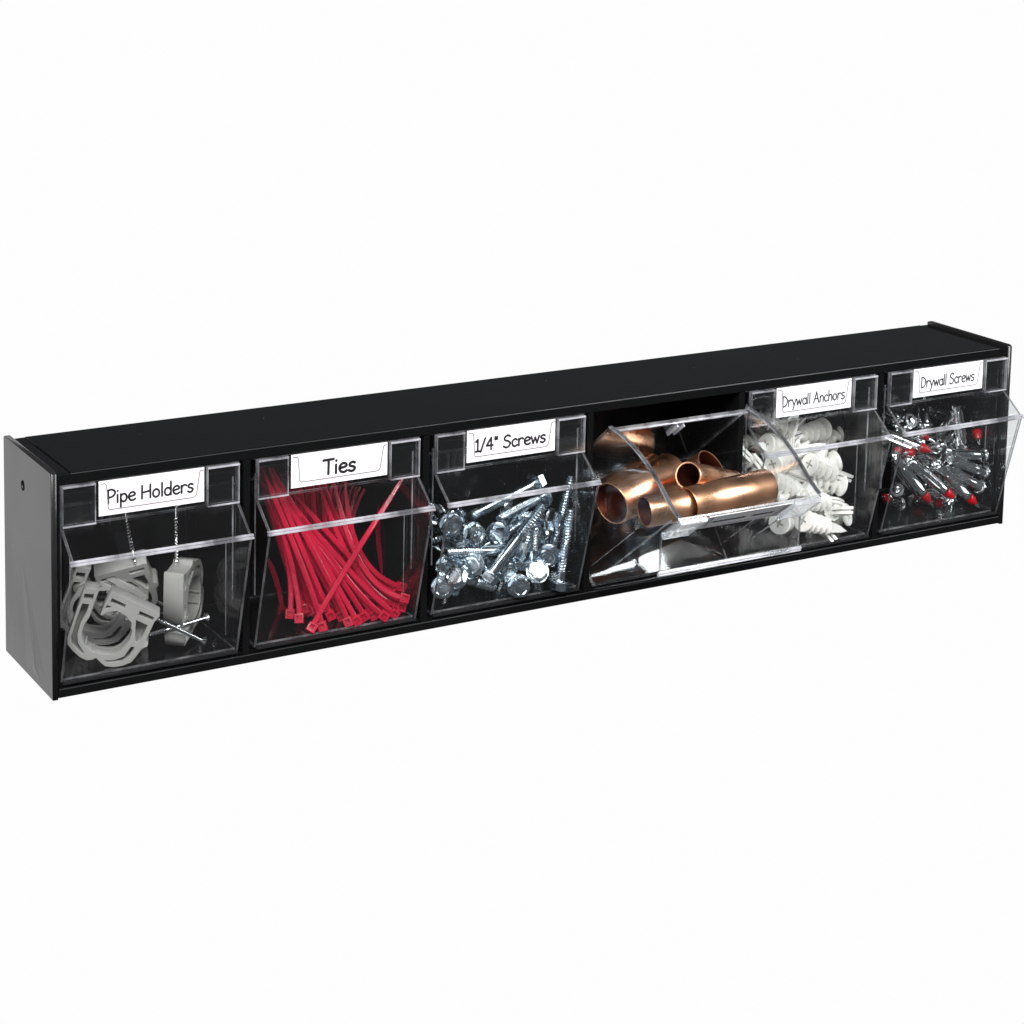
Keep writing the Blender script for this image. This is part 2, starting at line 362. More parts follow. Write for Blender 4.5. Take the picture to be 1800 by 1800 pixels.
me_front = seg('front_panel', (bot[0], bot[1]), (-14.9, 68.6), -T, XA+T, XB-T, 'dark_rim')
me_slope = seg('slope_panel', (-15.2, 71.2), (0, 83.4), -T, XA+T, XB-T)
me_strip = seg('label_strip', (0.2, 83.6), (0.2, 103.0), -T, XA+T, XB-T)
me_floor = seg('bin_floor', (2.6, 7.2), (63.3, 7.2), T, XA+T, XB-T)
me_back = seg('back_wall', (63.4, 7.3), (63.4, 73.0), -T, XA+T, XB-T)
# moulded handle bead along the ridge: two thin ribs
bm = bmesh.new()
bar(bm, XA-.5, XB+.6, -17.0, -15.0, 69.2, 70.2, .3); bar(bm, XA-.5, XB+.6, -16.2, -14.6, 70.5, 71.4, .3)
me_lip = finish(bm, 'lip', 'bead')
bm = bmesh.new(); bar(bm, XA+.8, XB-.8, -.9, .2, 6.4, 7.8, .3); me_brib = finish(bm, 'bottom_rib', 'dark_rim')
# rails on the side walls, seen from the front as fine vertical lines
def rail(xa):
    bm = bmesh.new(); bar(bm, xa, xa+.55, 3.0, 3.8, 33, 95, .15); bar(bm, xa, xa+.4, 11.0, 11.5, 12, 60, .1); return finish(bm, 'guide_rail', 'rim', True)
me_rail = [rail(XA+T), rail(XB-T-1.0)]
bm = bmesh.new(); bar(bm, XA+T, XB-T, 62.0, 63.3, 71.6, 73.2, .3); me_brim = finish(bm, 'back_rim', 'bead', True)
bm = bmesh.new()
for xs in (47.5, 51.5): bar(bm, xs, xs+1.1, 60.2, 63.2, 60, 71.6, .2)
me_stop = finish(bm, 'stop_tab', 'bead', True)
# window pockets either side of the label
def pocket(xa, xb):
    bm = bmesh.new()
    prism(bm, [(xa, -1.9-PY, 83.2-PZ), (xb, -1.9-PY, 83.2-PZ), (xb, -1.9-PY, 102.9-PZ), (xa, -1.9-PY, 102.9-PZ)], (0, 1.9, 0))
    e = 1.0
    for (a, b, c, d) in ((xa+.1, xb-.1, 102.0, 102.95), (xa+.1, xb-.1, 83.1, 83.9)):
        n0 = len(bm.faces); bar(bm, a, b, -2.4, -1.95, c, d, .15)
        bm.faces.ensure_lookup_table()
        for f in bm.faces[n0:]: f.material_index = 2
    for xx in (xa, xb-.55):
        n0 = len(bm.faces); bar(bm, xx, xx+.36, -2.35, -1.95, 84.1, 101.9, .12)
        bm.faces.ensure_lookup_table()
        for f in bm.faces[n0:]: f.material_index = 1
    n0 = len(bm.faces); bar(bm, xa+1.4, xb-1.2, -.05, .18, 98.6, 99.3, 0)
    bm.faces.ensure_lookup_table()
    for f in bm.faces[n0:]: f.material_index = 1
    return finish(bm, 'window_pocket', ['clear', 'rim', 'bead'])
me_pocket = [pocket(XA+.6, 21.6), pocket(78.2, XB-.6)]
bm = bmesh.new(); bar(bm, 23.4, 77.0, -.75, -.35, 86.0, 102.9, .05); me_card = finish(bm, 'label_card', 'paper')
# card-holder tongue: tapered outline over the paper
tong = [(24.2, 101.7), (26.4, 101.6), (27.0, 101.0), (27.3, 99.5), (28.0, 89.8), (28.3, 89.0), (29.0, 88.7), (71.0, 88.8), (72.0, 89.1), (72.7, 89.8), (73.1, 91), (74.6, 100.9), (75.0, 101.5), (76.6, 101.7)]
bm = bmesh.new()
for i, (a, b) in enumerate(zip(tong, tong[1:])):
    a, b = Vector(a), Vector(b); d = (b-a).normalized(); n = Vector((-d.y, d.x))*.22
    pts = [a+n, b+n, b-n, a-n]
    prism(bm, [(p.x, -.95-PY-.002*(i % 2), p.y-PZ) for p in pts], (0, .18, 0), 0, 0)
me_tongue = finish(bm, 'holder_tongue', 'tabline')
OPEN = math.radians(51.5)
texts = [("Pipe Holders", z1(708, 470, -1), z1(1280, 392, -1), 6.6, .085),
         ("Ties", z2(632, 405, -1), z2(885, 375, -1), 7.6, .10),
         ('1/4" Screws', z3(452, 350, -1), z3(1042, 272, -1), 6.5, .095),
         ("~~~~~~ ~~~~", None, None, 5.5, .12),
         ("Drywall Anchors", z5(452, 400, -1), z5(1035, 325, -1), 6.2, .07),
         ("Drywall Screws", z6(470, 580, -1), z6(915, 515, -1), 6.4, .07)]
blabels = ['closed clear tilt bin with white label reading Pipe Holders, full of grey clips',
           'closed clear tilt bin with white label reading Ties, full of red cable ties',
           'closed clear tilt bin with white label reading 1/4" Screws, full of hex bolts',
           'clear tilt bin tipped open with copper pipes lying in it',
           'closed clear tilt bin with white label reading Drywall Anchors',
           'closed clear tilt bin with white label reading Drywall Screws at the end']
bins = []
for k in range(6):
    b = empty('tilt_bin', (100*k, PY, PZ)); bins.append(b)
    tag(b, blabels[k], 'storage bin', 'clear tilting bins in the black frame')
    if k == 3: b.rotation_euler = (OPEN, 0, 0)
    for me in me_wall: link('side_wall', me, b)
    for nm, me in (('front_panel', me_front), ('slope_panel', me_slope), ('label_strip', me_strip), ('bin_floor', me_floor), ('back_wall', me_back), ('lip', me_lip), ('bottom_rib', me_brib), ('back_rim', me_brim), ('stop_tab', me_stop)):
        link(nm, me, b)
    for me in me_rail: link('guide_rail', me, b)
    for me in me_pocket: link('window_pocket', me, b)
    link('holder_tongue', me_tongue, b)
    card = link('label_card', me_card, b)
    t, p, q, cap, pen = texts[k]
    if p is None: xa, xb, zb = 30, 70, 92.0
    else: xa, xb, zb = p.x-100*k, q.x-100*k, (p.z+q.z)/2
    link('lettering', lettering(t, xa, xb, zb-PZ, cap, -.78-PY, pen), card)

def zone(p, k):
    u = (p.x-100*k)/100; v = p.z
    return ('upper ' if v > 58 else 'middle ' if v > 34 else 'lower ')+('left' if u < .33 else 'centre' if u < .62 else 'right')
# ------------------------------------------------------------------ things: prototypes
def instance(name, parts, mw, label, cat, group):
    r = bpy.data.objects.new(name, None); C.objects.link(r); r.empty_display_size = .004; r.matrix_world = mw
    tag(r, label, cat, group)
    for pn, me in parts: link(pn, me, r)
    return r
# --- grey pipe clip: outline traced on its front face
FA = math.radians(-23)
cc = z7(520, 950, 6); UX = Vector((math.cos(FA), math.sin(FA), 0)); NN = Vector((math.sin(FA), -math.cos(FA), 0))
def loc(lst):
    out = []
    for x, y in lst:
        d = z7(x, y, 6)-CAM; p = CAM+d*((cc-CAM).dot(NN)/d.dot(NN)); out.append(((p-cc).dot(UX), p.z-cc.z))
    return out
outer = loc([(265, 425), (425, 450), (385, 560), (345, 670), (310, 770), (250, 850), (222, 940), (225, 1030), (260, 1105), (330, 1160), (420, 1195), (520, 1205), (600, 1200), (680, 1160), (740, 1095), (790, 1030), (818, 940), (810, 830), (740, 745), (640, 692), (520, 705), (480, 735), (445, 740), (470, 680), (580, 465), (860, 600), (1130, 735), (1135, 757), (1075, 820), (990, 1000), (975, 1035), (1000, 1070), (990, 1110), (930, 1130), (865, 1220), (800, 1295), (700, 1335), (600, 1350), (500, 1340), (440, 1290), (392, 1240), (350, 1262), (280, 1270), (200, 1230), (120, 1160), (60, 1085), (60, 1000), (150, 740)])
hs = [[(255, 490), (370, 495), (355, 570), (245, 555)],
      [(230, 605), (315, 612), (285, 710), (215, 830), (175, 960), (185, 1070), (262, 1190), (225, 1200), (100, 1070), (95, 1000), (170, 760)],
      [(580, 540), (748, 620), (725, 670), (550, 590)], [(515, 622), (580, 642), (555, 662), (495, 672)],
      [(905, 690), (1080, 770), (1055, 820), (880, 740)],
      [(860, 795), (1000, 860), (930, 1020), (870, 1070), (848, 1050), (850, 900)],
      [(480, 1270), (600, 1270), (720, 1225), (800, 1110), (850, 1115), (780, 1230), (700, 1285), (520, 1300)]]
hs = [loc(h) for h in hs]
clip_body = shape2d(outer, hs, 0, 10, 'clip_body', 'grey', bev=.14)
clip_web = shape2d(outer, [hs[0], hs[2], hs[4]], 7.6, 8.8, 'clip_web', 'grey', bev=.1)
for me in (clip_web,): me.transform(Matrix.Diagonal((.985, 1, .985, 1)))
bm = bmesh.new()
rc = loc([(560, 950)])[0]
for i in range(11):
    a = math.radians(-150+i*27); rr = 12.9
    px, pz = loc([(525+300*math.cos(a)*.97, 950-262*math.sin(a)*.97)])[0]
    if i in (5, 6, 7, 8, 9, 0, 1): box(bm, px-.45, px+.45, .6, 9.4, pz-.45, pz+.45)
clip_teeth = finish(bm, 'grip_teeth', 'grey')
clip_parts = [('clip_body', clip_body), ('web', clip_web), ('grip_teeth', clip_teeth)]
def clip(pos, ang, label, rx=0, rz=0, mirror=False):
    mw = Matrix.Translation(Vector(pos)*S) @ Matrix.Rotation(rz, 4, 'Z') @ Matrix.Rotation(rx, 4, 'X') @ Matrix.Rotation(ang, 4, 'Y')
    return instance('pipe_clip', clip_parts, mw, label, 'pipe clip', 'grey pipe clips in the leftmost bin')
clip(cc, 0, 'grey plastic pipe clip lying in front with its round opening facing out', rz=FA)
# second clip, turned, behind
def place_by(local_px, target, ang, rx=0, rz=0):      # place so that a traced point lands on a target point
    lx, lz = loc([local_px])[0]; v = Matrix.Rotation(rz, 3, 'Z') @ Matrix.Rotation(rx, 3, 'X') @ Matrix.Rotation(ang, 3, 'Y') @ Vector((lx, 0, lz)); return Vector(target)-v
a2 = math.radians(-45)
clip(place_by((1130, 735), z7(965, 138, 22), a2, .45, -.3), a2, 'grey pipe clip behind the front one, turned with a screw standing up from its corner', rx=.45, rz=-.3)
clip(place_by((345, 437), z7(250, 190, 36), 0.05, 0, FA), 0.05, 'grey pipe clip showing only a slotted arm at the upper left', rz=FA)
a4 = math.radians(70)
clip(z7(520, 900, 40)+Vector((0, 0, 0)), a4, 'grey pipe clip seen through the ring of the front clip', rz=FA)
# clip standing on edge at the right: bar vertical, bar face to the viewer
bar_ang = math.radians(-26-90)
def edge_clip():
    # local: bar outward normal N (up-right in X-Z), bar direction B start->end ; want B -> +Z, N -> toward viewer
    s = Vector((*[loc([(580, 465)])[0][0]], 0)) if False else None
    p, q = loc([(580, 465)])[0], loc([(1130, 735)])[0]
    B = Vector((q[0]-p[0], 0, q[1]-p[1])).normalized(); Y = Vector((0, 1, 0)); N = Vector((-B.z, 0, B.x))
    a = math.radians(40); Nw = Vector((-math.sin(a), -math.cos(a), 0)); Bw = Vector((0, 0, 1)).lerp(Vector((.03, 0, 1)), 1).normalized()
    Bw = (Bw-Nw*Bw.dot(Nw)).normalized()
    Lm = Matrix((B, N, B.cross(N))).transposed(); Wm = Matrix((Bw, Nw, Bw.cross(Nw))).transposed()
    R = Wm @ Lm.transposed()
    st = Vector((p[0], 5, p[1]))
    pos = z7(1290, 850, 10) - R @ st
    mw = Matrix.Translation(pos*S) @ R.to_4x4()
    instance('pipe_clip', clip_parts, mw, 'grey pipe clip standing upright on edge beside the crossed screws', 'pipe clip', 'grey pipe clips in the leftmost bin')
edge_clip()
# --- slim screws of bin 1
def slim_screw(name, p, q, thread, label):
    p, q = Vector(p), Vector(q); L = (q-p).length
    bm = bmesh.new(); lathe(bm, [(.2, 0), (2.4, .1), (2.5, .5), (1.0, 2.0)], 14); hd = finish(bm, 'head', 'steel', True)
    bm = bmesh.new(); lathe(bm, [(.95, 1.9), (.95, L*(1-thread))], 10); sh = finish(bm, 'shank', 'steel', True)
    bm = bmesh.new(); helix(bm, .65, 1.15, 1.5, L*(1-thread), L, 10, 6, rfun=lambda t: 1-.85*max(0, (t-.85)/.15)); th = finish(bm, 'thread', 'steel')
    instance(name, [('head', hd), ('shank', sh), ('thread', th)], aim(p, q), label, 'screw', 'slim screws in the leftmost bin')
slim_screw('wood_screw', z7(1665, 1055, 3), z7(1085, 790, 9)+Vector((-6, 2, 4)), .35, 'slim steel screw sloping down right from the front clip, head at the lower end')
slim_screw('wood_screw', z7(1700, 765, 16), z7(985, 985, 10), .3, 'slim steel screw sloping up right, crossing in front of the upright clip')
slim_screw('wood_screw', z1(1160, 470, 24), z1(1160, 895, 20), .8, 'thin threaded screw standing on top of the upright clip')
slim_screw('wood_screw', z1(820, 500, 30), z1(895, 885, 24), .8, 'thin threaded screw leaning above the turned clip behind')
slim_screw('wood_screw', z1(1440, 1330, 40), z1(1410, 1412, 6), .6, 'short screw lying on the bin floor in the right corner, point forward')
slim_screw('wood_screw', z1(990, 1090, 34), z1(1110, 1150, 34), .9, 'screw tip showing between the turned clip and the upright clip')

# --- red cable ties
bm = bmesh.new(); box(bm, -2.3, 2.3, -1.7, 1.9, -2.2, 2.6, .35)
bm.faces.ensure_lookup_table()
ff = [f for f in bm.faces if f.normal.y < -.9 and f.calc_area() > 8e-6] or [max((f for f in bm.faces), key=lambda f: -f.calc_center_median().y)]
r_ = bmesh.ops.inset_individual(bm, faces=ff[:1], thickness=.9*S, depth=-.0*S); 
r2 = bmesh.ops.inset_individual(bm, faces=ff[:1], thickness=.02*S, depth=-1.3*S)
me_tiehead = finish(bm, 'head', 'red', True)
def tie(h, mid, tail, label, w0=2.7, roll=0.0):
    h, mid, tail = Vector(h), Vector(mid), Vector(tail); N = 12; L = []
    c = mid*2-(h+tail)/2
    for i in range(N+1):
        t = i/N; L.append((1-t)**2*h+2*t*(1-t)*c+t*t*tail)
    d0 = (L[1]-L[0]).normalized(); view = Vector((-.45+roll, -.86, .22)).normalized()
    yx = -(view-d0*view.dot(d0)).normalized(); xx = yx.cross(d0)
    mw = Matrix((xx, yx, d0)).transposed().to_4x4(); mw.translation = L[0]*S; inv = mw.inverted()
    r = bpy.data.objects.new('cable_tie', None); C.objects.link(r); r.matrix_world = mw; r.empty_display_size = .004
    tag(r, label, 'cable tie', 'red cable ties in the second bin')
    link('head', me_tiehead, r)
    bm = bmesh.new(); rings = []
    for i, p in enumerate(L):
        d = (L[min(N, i+1)]-L[max(0, i-1)]).normalized(); tw = view+Vector((.35*math.sin(i*.3+roll*9), 0, 0)); n = (tw-d*tw.dot(d)).normalized(); s = d.cross(n)
        ww = w0/2*(1 if i < N-1 else (.75 if i < N else .4)); th = .55
        rings.append([bm.verts.new(inv @ (v*S)) for v in (p+s*ww+n*th*.4, p+s*ww*.7+n*th, p-s*ww*.7+n*th, p-s*ww+n*th*.4, p-s*ww-n*th, p+s*ww-n*th)])
    for a, b in zip(rings, rings[1:]):
        for i in range(6): bm.faces.new([a[i], a[(i+1) % 6], b[(i+1) % 6], b[i]])
    bm.faces.new(rings[0][::-1]); bm.faces.new(rings[-1])
    link('strap', finish(bm, 'strap', 'red'), r)
# (head px, head depth, mid px, tail px, tail depth)
TI = [((385, 1455), 16, (360, 1000), (205, 560), 52), ((455, 1490), 10, (390, 1060), (180, 330), 50), ((545, 1560), 3, (840, 1060), (1300, 330), 40),
      ((630, 1550), 3, (470, 1080), (165, 340), 44), ((690, 1465), 8, (450, 900), (225, 340), 46), ((770, 1470), 12, (560, 1060), (150, 420), 50),
      ((825, 1515), 4, (640, 1130), (260, 430), 42), ((890, 1505), 4, (650, 1080), (250, 350), 44), ((945, 1470), 6, (620, 990), (130, 360), 48),
      ((1015, 1465), 8, (760, 1130), (290, 560), 40), ((1095, 1468), 3, (800, 1170), (330, 520), 38), ((1090, 1385), 10, (760, 1080), (300, 480), 46),
      ((1170, 1450), 6, (900, 1200), (480, 720), 30), ((1225, 1400), 8, (900, 1140), (600, 470), 50), ((1195, 1375), 12, (860, 1050), (420, 560), 48),
      ((1250, 1335), 3, (930, 1090), (720, 470), 50), ((1225, 1250), 14, (920, 1000), (800, 460), 52), ((1180, 1300), 16, (880, 1000), (640, 470), 54)]
order = sorted(range(len(TI)), key=lambda i: TI[i][0][0])
ordn = ['first', 'second', 'third', 'fourth', 'fifth', 'sixth', 'seventh', 'eighth', 'ninth', 'tenth', 'eleventh', 'twelfth', 'thirteenth', 'fourteenth', 'fifteenth', 'sixteenth', 'seventeenth', 'last']
for rank, i in enumerate(order):
    (hp_, hd_, mp_, tp_, td_) = TI[i]
    lab = 'red cable tie whose head is %s from the left in the row of heads' % ordn[rank]
    if i == 2: lab = 'red cable tie crossing over the others, its tail reaching the upper right corner'
    if rank == 17: lab = 'red cable tie whose head is furthest right in the row of heads'
    td_ = td_*.5+2
    tie(z2(*hp_, hd_), z2(*mp_, (hd_+td_)/2-1), z2(*tp_, td_), lab, roll=random.uniform(-.2, .2))
for i in range(26):
    t = i/25; j = random.uniform(-1, 1)
    h = z2(470+760*t+15*j, 1440-150*t+20*j, 18+10*random.random())
    md = z2(330+540*t+20*j, 1000-30*t+25*j, 25+8*random.random())
    tl = z2(120+(800*t if t < .7 else 830*t)+10*j, 330+150*t+30*random.random(), 30+9*random.random())
    tie(h, md, tl, 'red cable tie behind the bunch toward its %s, head half hidden' % ('far left', 'left', 'middle', 'right', 'far right')[min(4, i*5//26)], roll=random.uniform(-.4, .4))
tie(z2(330, 1440, 50), z2(290, 1230, 52), z2(220, 1040, 55), 'red cable tie leaning in the shadow at the left side of the bin')
tie(z2(1150, 1390, 40), z2(1050, 740, 46), z2(1230, 440, 50), 'red cable tie lying behind the crossing one at the upper right')

# --- hex bolts
bm = bmesh.new()
lathe(bm, [(5.9, 0.0), (6.3, .35), (6.3, .9), (5.0, 1.5)], 26)
n0 = 0
hexp = lambda r, z: [bm.verts.new((r*math.cos(math.pi/3*i)*S, r*math.sin(math.pi/3*i)*S, z*S)) for i in range(6)]
a, b = hexp(5.6, -3.4), hexp(5.6, .6)
for i in range(6): bm.faces.new([a[i], a[(i+1) % 6], b[(i+1) % 6], b[i]])
c12 = [bm.verts.new((4.75*math.cos(math.pi/6*i)*S, 4.75*math.sin(math.pi/6*i)*S, -3.95*S)) for i in range(12)]
for i in range(6):
    j = (2*i) % 12
    bm.faces.new([a[i], c12[j], c12[(j+1) % 12]]); bm.faces.new([a[i], c12[(j+1) % 12], a[(i+1) % 6]]); bm.faces.new([c12[(j+1) % 12], c12[(j+2) % 12], a[(i+1) % 6]])
inn = [bm.verts.new((3.6*math.cos(math.pi/6*i)*S, 3.6*math.sin(math.pi/6*i)*S, -3.95*S)) for i in range(12)]
inn2 = [bm.verts.new((3.2*math.cos(math.pi/6*i)*S, 3.2*math.sin(math.pi/6*i)*S, -3.6*S)) for i in range(12)]
for i in range(12):
    k = (i+1) % 12
    bm.faces.new([c12[i], inn[i], inn[k], c12[k]]); bm.faces.new([inn[i], inn2[i], inn2[k], inn[k]])
bm.faces.new(inn2)
me_bhead = finish(bm, 'head', 'zinc', True)
bm = bmesh.new()
for (xx, yy, lx, ly) in ((-1.1, .9, .22, .8), (-.3, .9, .22, .8), (.6, .7, .8, .22), (.2, -1.2, .9, .22)):
    box(bm, xx-lx, xx+lx, yy-ly, yy+ly, -3.85, -3.5)
me_bmark = finish(bm, 'head_marking', 'zinc')
def boltset(L, tl):
    bm = bmesh.new(); lathe(bm, [(2.75, 1.4), (2.75, L-tl)], 14); sh = finish(bm, 'shank', 'zinc', True)
    bm = bmesh.new(); helix(bm, 1.9, 2.95, 1.6, L-tl, L, 12, 5, rfun=lambda t: 1-.25*max(0, (t-.93)/.07)); th = finish(bm, 'thread', 'zinc')
    return [('head', me_bhead), ('head_marking', me_bmark), ('shank', sh), ('thread', th)]
B_long = boltset(46, 22); B_mid = boltset(34, 18); B_short = boltset(22, 14); B_full = boltset(40, 34)
BG = 'zinc hex bolts in the third bin'
def bolt(kind, p, q, label, roll=None): instance('hex_bolt', kind, aim(p, q, random.uniform(0, 1) if roll is None else roll), label, 'hex bolt', BG)
def away(p, dx, dy, dz): return p+Vector((dx, dy, dz))
vw = Vector((.38, .9, -.2))
def facing(x, y, dep, label, kind=B_mid, tilt=(0, 0, 0)):
    p = z3(x, y, dep); bolt(kind, p, p+vw*20+Vector(tilt), label)
facing(245, 960, 12, 'hex bolt with its round head facing out at the upper left of the pile', tilt=(-2, 0, 3))
facing(435, 1030, 8, 'hex bolt with tilted head facing out, right of the upper left head', tilt=(-10, 0, 2))
facing(640, 1030, 8, 'hex bolt with dull head facing out below the sloping threaded bolt', tilt=(8, 0, 9))
facing(905, 1025, 16, 'hex bolt with dim head facing out just right of the long diagonal bolt', tilt=(2, 0, -3))
facing(970, 1350, 1, 'hex bolt with the brightest flat head, facing out low at the right', tilt=(3, 0, -6))
facing(812, 1470, 0, 'hex bolt with six sided head facing out lowest in the middle', tilt=(-3, 0, 4))
facing(178, 1480, 1, 'hex bolt with head facing out in the lower left corner', tilt=(2, 0, 2))
facing(430, 1290, 0, 'hex bolt with blue white head facing out under the horizontal bolt', tilt=(9, 0, 2), kind=B_short)
facing(215, 1310, 4, 'hex bolt with head facing out under the left end of the horizontal bolt', tilt=(2, 0, 5))
facing(700, 1345, 5, 'hex bolt with bluish head beside the washer end of the diagonal bolt', tilt=(-9, 0, 4))
facing(1060, 1215, 4, 'hex bolt with dark marked head facing out beside the upright bolts', tilt=(4, 0, 6))
facing(330, 1050, 22, 'hex bolt with small bright head between the two upper left heads', kind=B_short, tilt=(12, 0, -8))
def two(kind, x0, y0, d0, x1, y1, d1, label): bolt(kind, z3(x0, y0, d0), z3(x1, y1, d1), label)
two(B_long, 790, 1165, 5, 190, 1190, 0, 'hex bolt lying level across the left half with a long bright shank')
two(B_long, 575, 1375, -2, 945, 895, -4, 'long hex bolt lying diagonally across the middle, thread pointing up right')
two(B_long, 950, 610, 20, 415, 885, 12, 'hex bolt lying highest on the pile with its head up at the right')
two(B_full, 1020, 720, 26, 620, 925, 10, 'threaded hex bolt sloping just below the topmost bolt')
two(B_short, 1085, 920, 4, 930, 895, 14, 'short hex bolt on its side with bright square head edge at right')
two(B_full, 1100, 1150, 12, 1200, 760, 12, 'threaded hex bolt leaning upright, left one of the pair at right')
two(B_full, 1150, 1435, 0, 1240, 880, 0, 'long hex bolt standing on its head at the right side of the bin')
two(B_mid, 300, 1395, -4, 520, 1455, 4, 'hex bolt on its side near the floor left of the middle')
two(B_short, 935, 1270, 6, 935, 1090, 4, 'short hex bolt standing upright right of the diagonal bolt')
two(B_short, 820, 1250, 8, 880, 1090, 6, 'short hex bolt leaning beside the diagonal bolt in the middle')
two(B_short, 330, 1260, 4, 300, 1400, 8, 'short hex bolt head down between two low left heads')
two(B_mid, 560, 1400, 10, 420, 1130, 20, 'hex bolt leaning behind the horizontal bolt, mostly hidden')
for i in range(30):
    x = 160+random.random()*880; y = 930+random.random()*480+(x-160)*-.06; d = 18+random.random()*30
    p = z3(x, y, d); q = p+Vector((random.uniform(-1, 1), random.uniform(-.3, 1), random.uniform(-.6, .6))).normalized()*20
    q.x = max(212, min(288, q.x)); q.z = max(12, q.z)
    p.z = max(14, p.z)
    bolt(random.choice([B_mid, B_short]), p, q, 'hex bolt deep in the %s of the pile, partly hidden by bolts in front' % zone(p, 2))

# --- copper pipes in the open bin
def pipe(p, q, r, label, wall=.9, L=None):
    p, q = Vector(p), Vector(q); L = L or (q-p).length; n = 40
    bm = bmesh.new(); prof = [(r-wall, 0), (r-.25, -.05), (r, .3), (r, L-.3), (r-.25, L+.05), (r-wall, L)]; lathe(bm, prof, n, cap=False)
    body = finish(bm, 'tube_wall', 'copper', True)
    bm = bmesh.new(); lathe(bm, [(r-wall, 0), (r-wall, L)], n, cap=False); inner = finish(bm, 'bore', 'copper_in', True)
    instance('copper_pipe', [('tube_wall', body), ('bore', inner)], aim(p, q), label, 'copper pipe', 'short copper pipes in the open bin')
pipe(z4(235, 835, -14), z4(690, 610, -2), 11.6, 'wide copper pipe at the left of the open bin with its dark end facing left')
pipe(z4(805, 848, -47), z4(1405, 705, -44), 9.4, 'bright orange copper pipe lying in front along the open bin')
pipe(z4(485, 895, -42), z4(905, 824, -46), 8.3, 'copper pipe with open end facing out, pushed into the bright front pipe')
pipe(z4(812, 625, -34), z4(1150, 690, -4), 7.4, 'small copper pipe with its open end facing out at the top of the heap')
pipe(z4(990, 560, -8), z4(700, 760, 12), 10.5, 'copper pipe showing only its thin upper rim behind the small pipe')
pipe(z4(180, 790, 20), z4(560, 560, 26), 9.5, 'copper pipe lying behind the wide left pipe, mostly in shadow')

# --- white self-drilling anchors
bm = bmesh.new()
lathe(bm, [(6.2, 0), (6.6, .6), (6.4, 1.5), (4.0, 2.9)], 26)
me_ahead = finish(bm, 'head', 'white', True)
bm = bmesh.new(); box(bm, -2.6, 2.6, -.55, .55, -.12, .5, 0); box(bm, -.55, .55, -2.6, 2.6, -.16, .45, 0); me_across = finish(bm, 'recess_shade', 'grey')  # no recess is cut; a raised grey cross paints its shade
bm = bmesh.new(); helix(bm, 2.5, 6.7, 5.0, 2.5, 22, 22, 12, rfun=lambda t: 1-.2*t, sharp=1.7); me_athread = finish(bm, 'thread', 'white', True)
bm = bmesh.new()
lathe(bm, [(3.4, 20), (3.3, 22)], 14)
for s in (-1, 1):
    prism(bm, [(s*.5, -3.0, 21.5), (s*.5, 3.0, 21.5), (s*.5, 2.4, 30), (s*.5, .3, 37), (s*.5, -1.2, 33)], (s*1.7, 0, 0), 0, 0)
me_atip = finish(bm, 'drill_tip', 'white')
AP = [('head', me_ahead), ('recess_shade', me_across), ('thread', me_athread), ('drill_tip', me_atip)]
def anchor(p, q, label): instance('wall_anchor', AP, aim(p, q, random.uniform(0, 3)), label, 'wall anchor', 'white wall anchors in the fifth bin')
AN = [((640, 1455), -2, (1130, 1570), 4, 'white wall anchor lowest in front, round head left and slit tip pointing right'),
      ((1065, 1400), 4, (760, 1440), 20, 'white wall anchor whose round cross head faces out at the lower right'),
      ((1005, 1125), 8, (700, 1060), 12, 'white wall anchor lying level in mid heap with its head at the right'),
      ((640, 1270), 4, (1100, 1300), 10, 'white wall anchor above the lowest one with its tip pointing right'),
      ((700, 930), 6, (1045, 1050), 8, 'white wall anchor sloping down right under the lip of the bin'),
      ((960, 900), 20, (640, 1000), 24, 'white wall anchor behind, below the right part of the lip'),
      ((840, 600), 30, (480, 700), 24, 'white wall anchor highest on the heap with broad thread showing'),
      ((720, 790), 34, (1120, 600), 30, 'white wall anchor with its thin tip sticking up to the right'),
      ((420, 640), 34, (640, 790), 20, 'white wall anchor at the upper left of the heap, thread forward'),
      ((300, 780), 26, (420, 640), 30, 'white wall anchor standing at the left against the bin wall'),
      ((360, 930), 10, (560, 820), 16, 'white wall anchor behind the curved side of the open bin'),
      ((220, 700), 40, (260, 900), 36, 'white wall anchor in the upper left corner of the bin'),
      ((330, 1080), 6, (600, 1180), 8, 'white wall anchor lying left behind the open bin side'),
      ((700, 1330), 14, (520, 1160), 20, 'white wall anchor between the two lower ones'),
      ((500, 1360), 2, (360, 1140), 8, 'white wall anchor low at the left behind the open bin'),
      ((420, 1480), 2, (640, 1420), 20, 'white wall anchor in the lower left of the bin behind the open bin')]
AN += [((800, 1470), 12, (1010, 1380), 30, 'white wall anchor resting on the bin floor behind the lowest anchor'),
       ((560, 1240), 10, (860, 1160), 14, 'white wall anchor in the middle of the heap with broad thread showing'),
       ((870, 1010), 14, (560, 1050), 20, 'white wall anchor under the sloping one, its head at the right'),
       ((600, 1530), 14, (380, 1430), 20, 'white wall anchor on the floor behind the open bin edge'),
       ((760, 700), 40, (1000, 860), 36, 'white wall anchor at the back right of the heap above the lip')]
for a in AN: anchor(z5(*a[0], a[1]), z5(*a[2], a[3]), a[4])
for i in range(34):
    x = 180+random.random()*680; y = 620+random.random()*860+(x-180)*-.06; d = 16+random.random()*28
    p = z5(x, y, d); q = p+Vector((random.uniform(-1, 1), random.uniform(-.4, .6), random.uniform(-.5, .5))).normalized()*30
    q.x = max(412, min(470, q.x)); p.z = max(17, p.z); q.z = max(15, min(80, q.z))
    anchor(p, q, 'white wall anchor deep in the %s of the heap, partly hidden by others' % zone(p, 4))

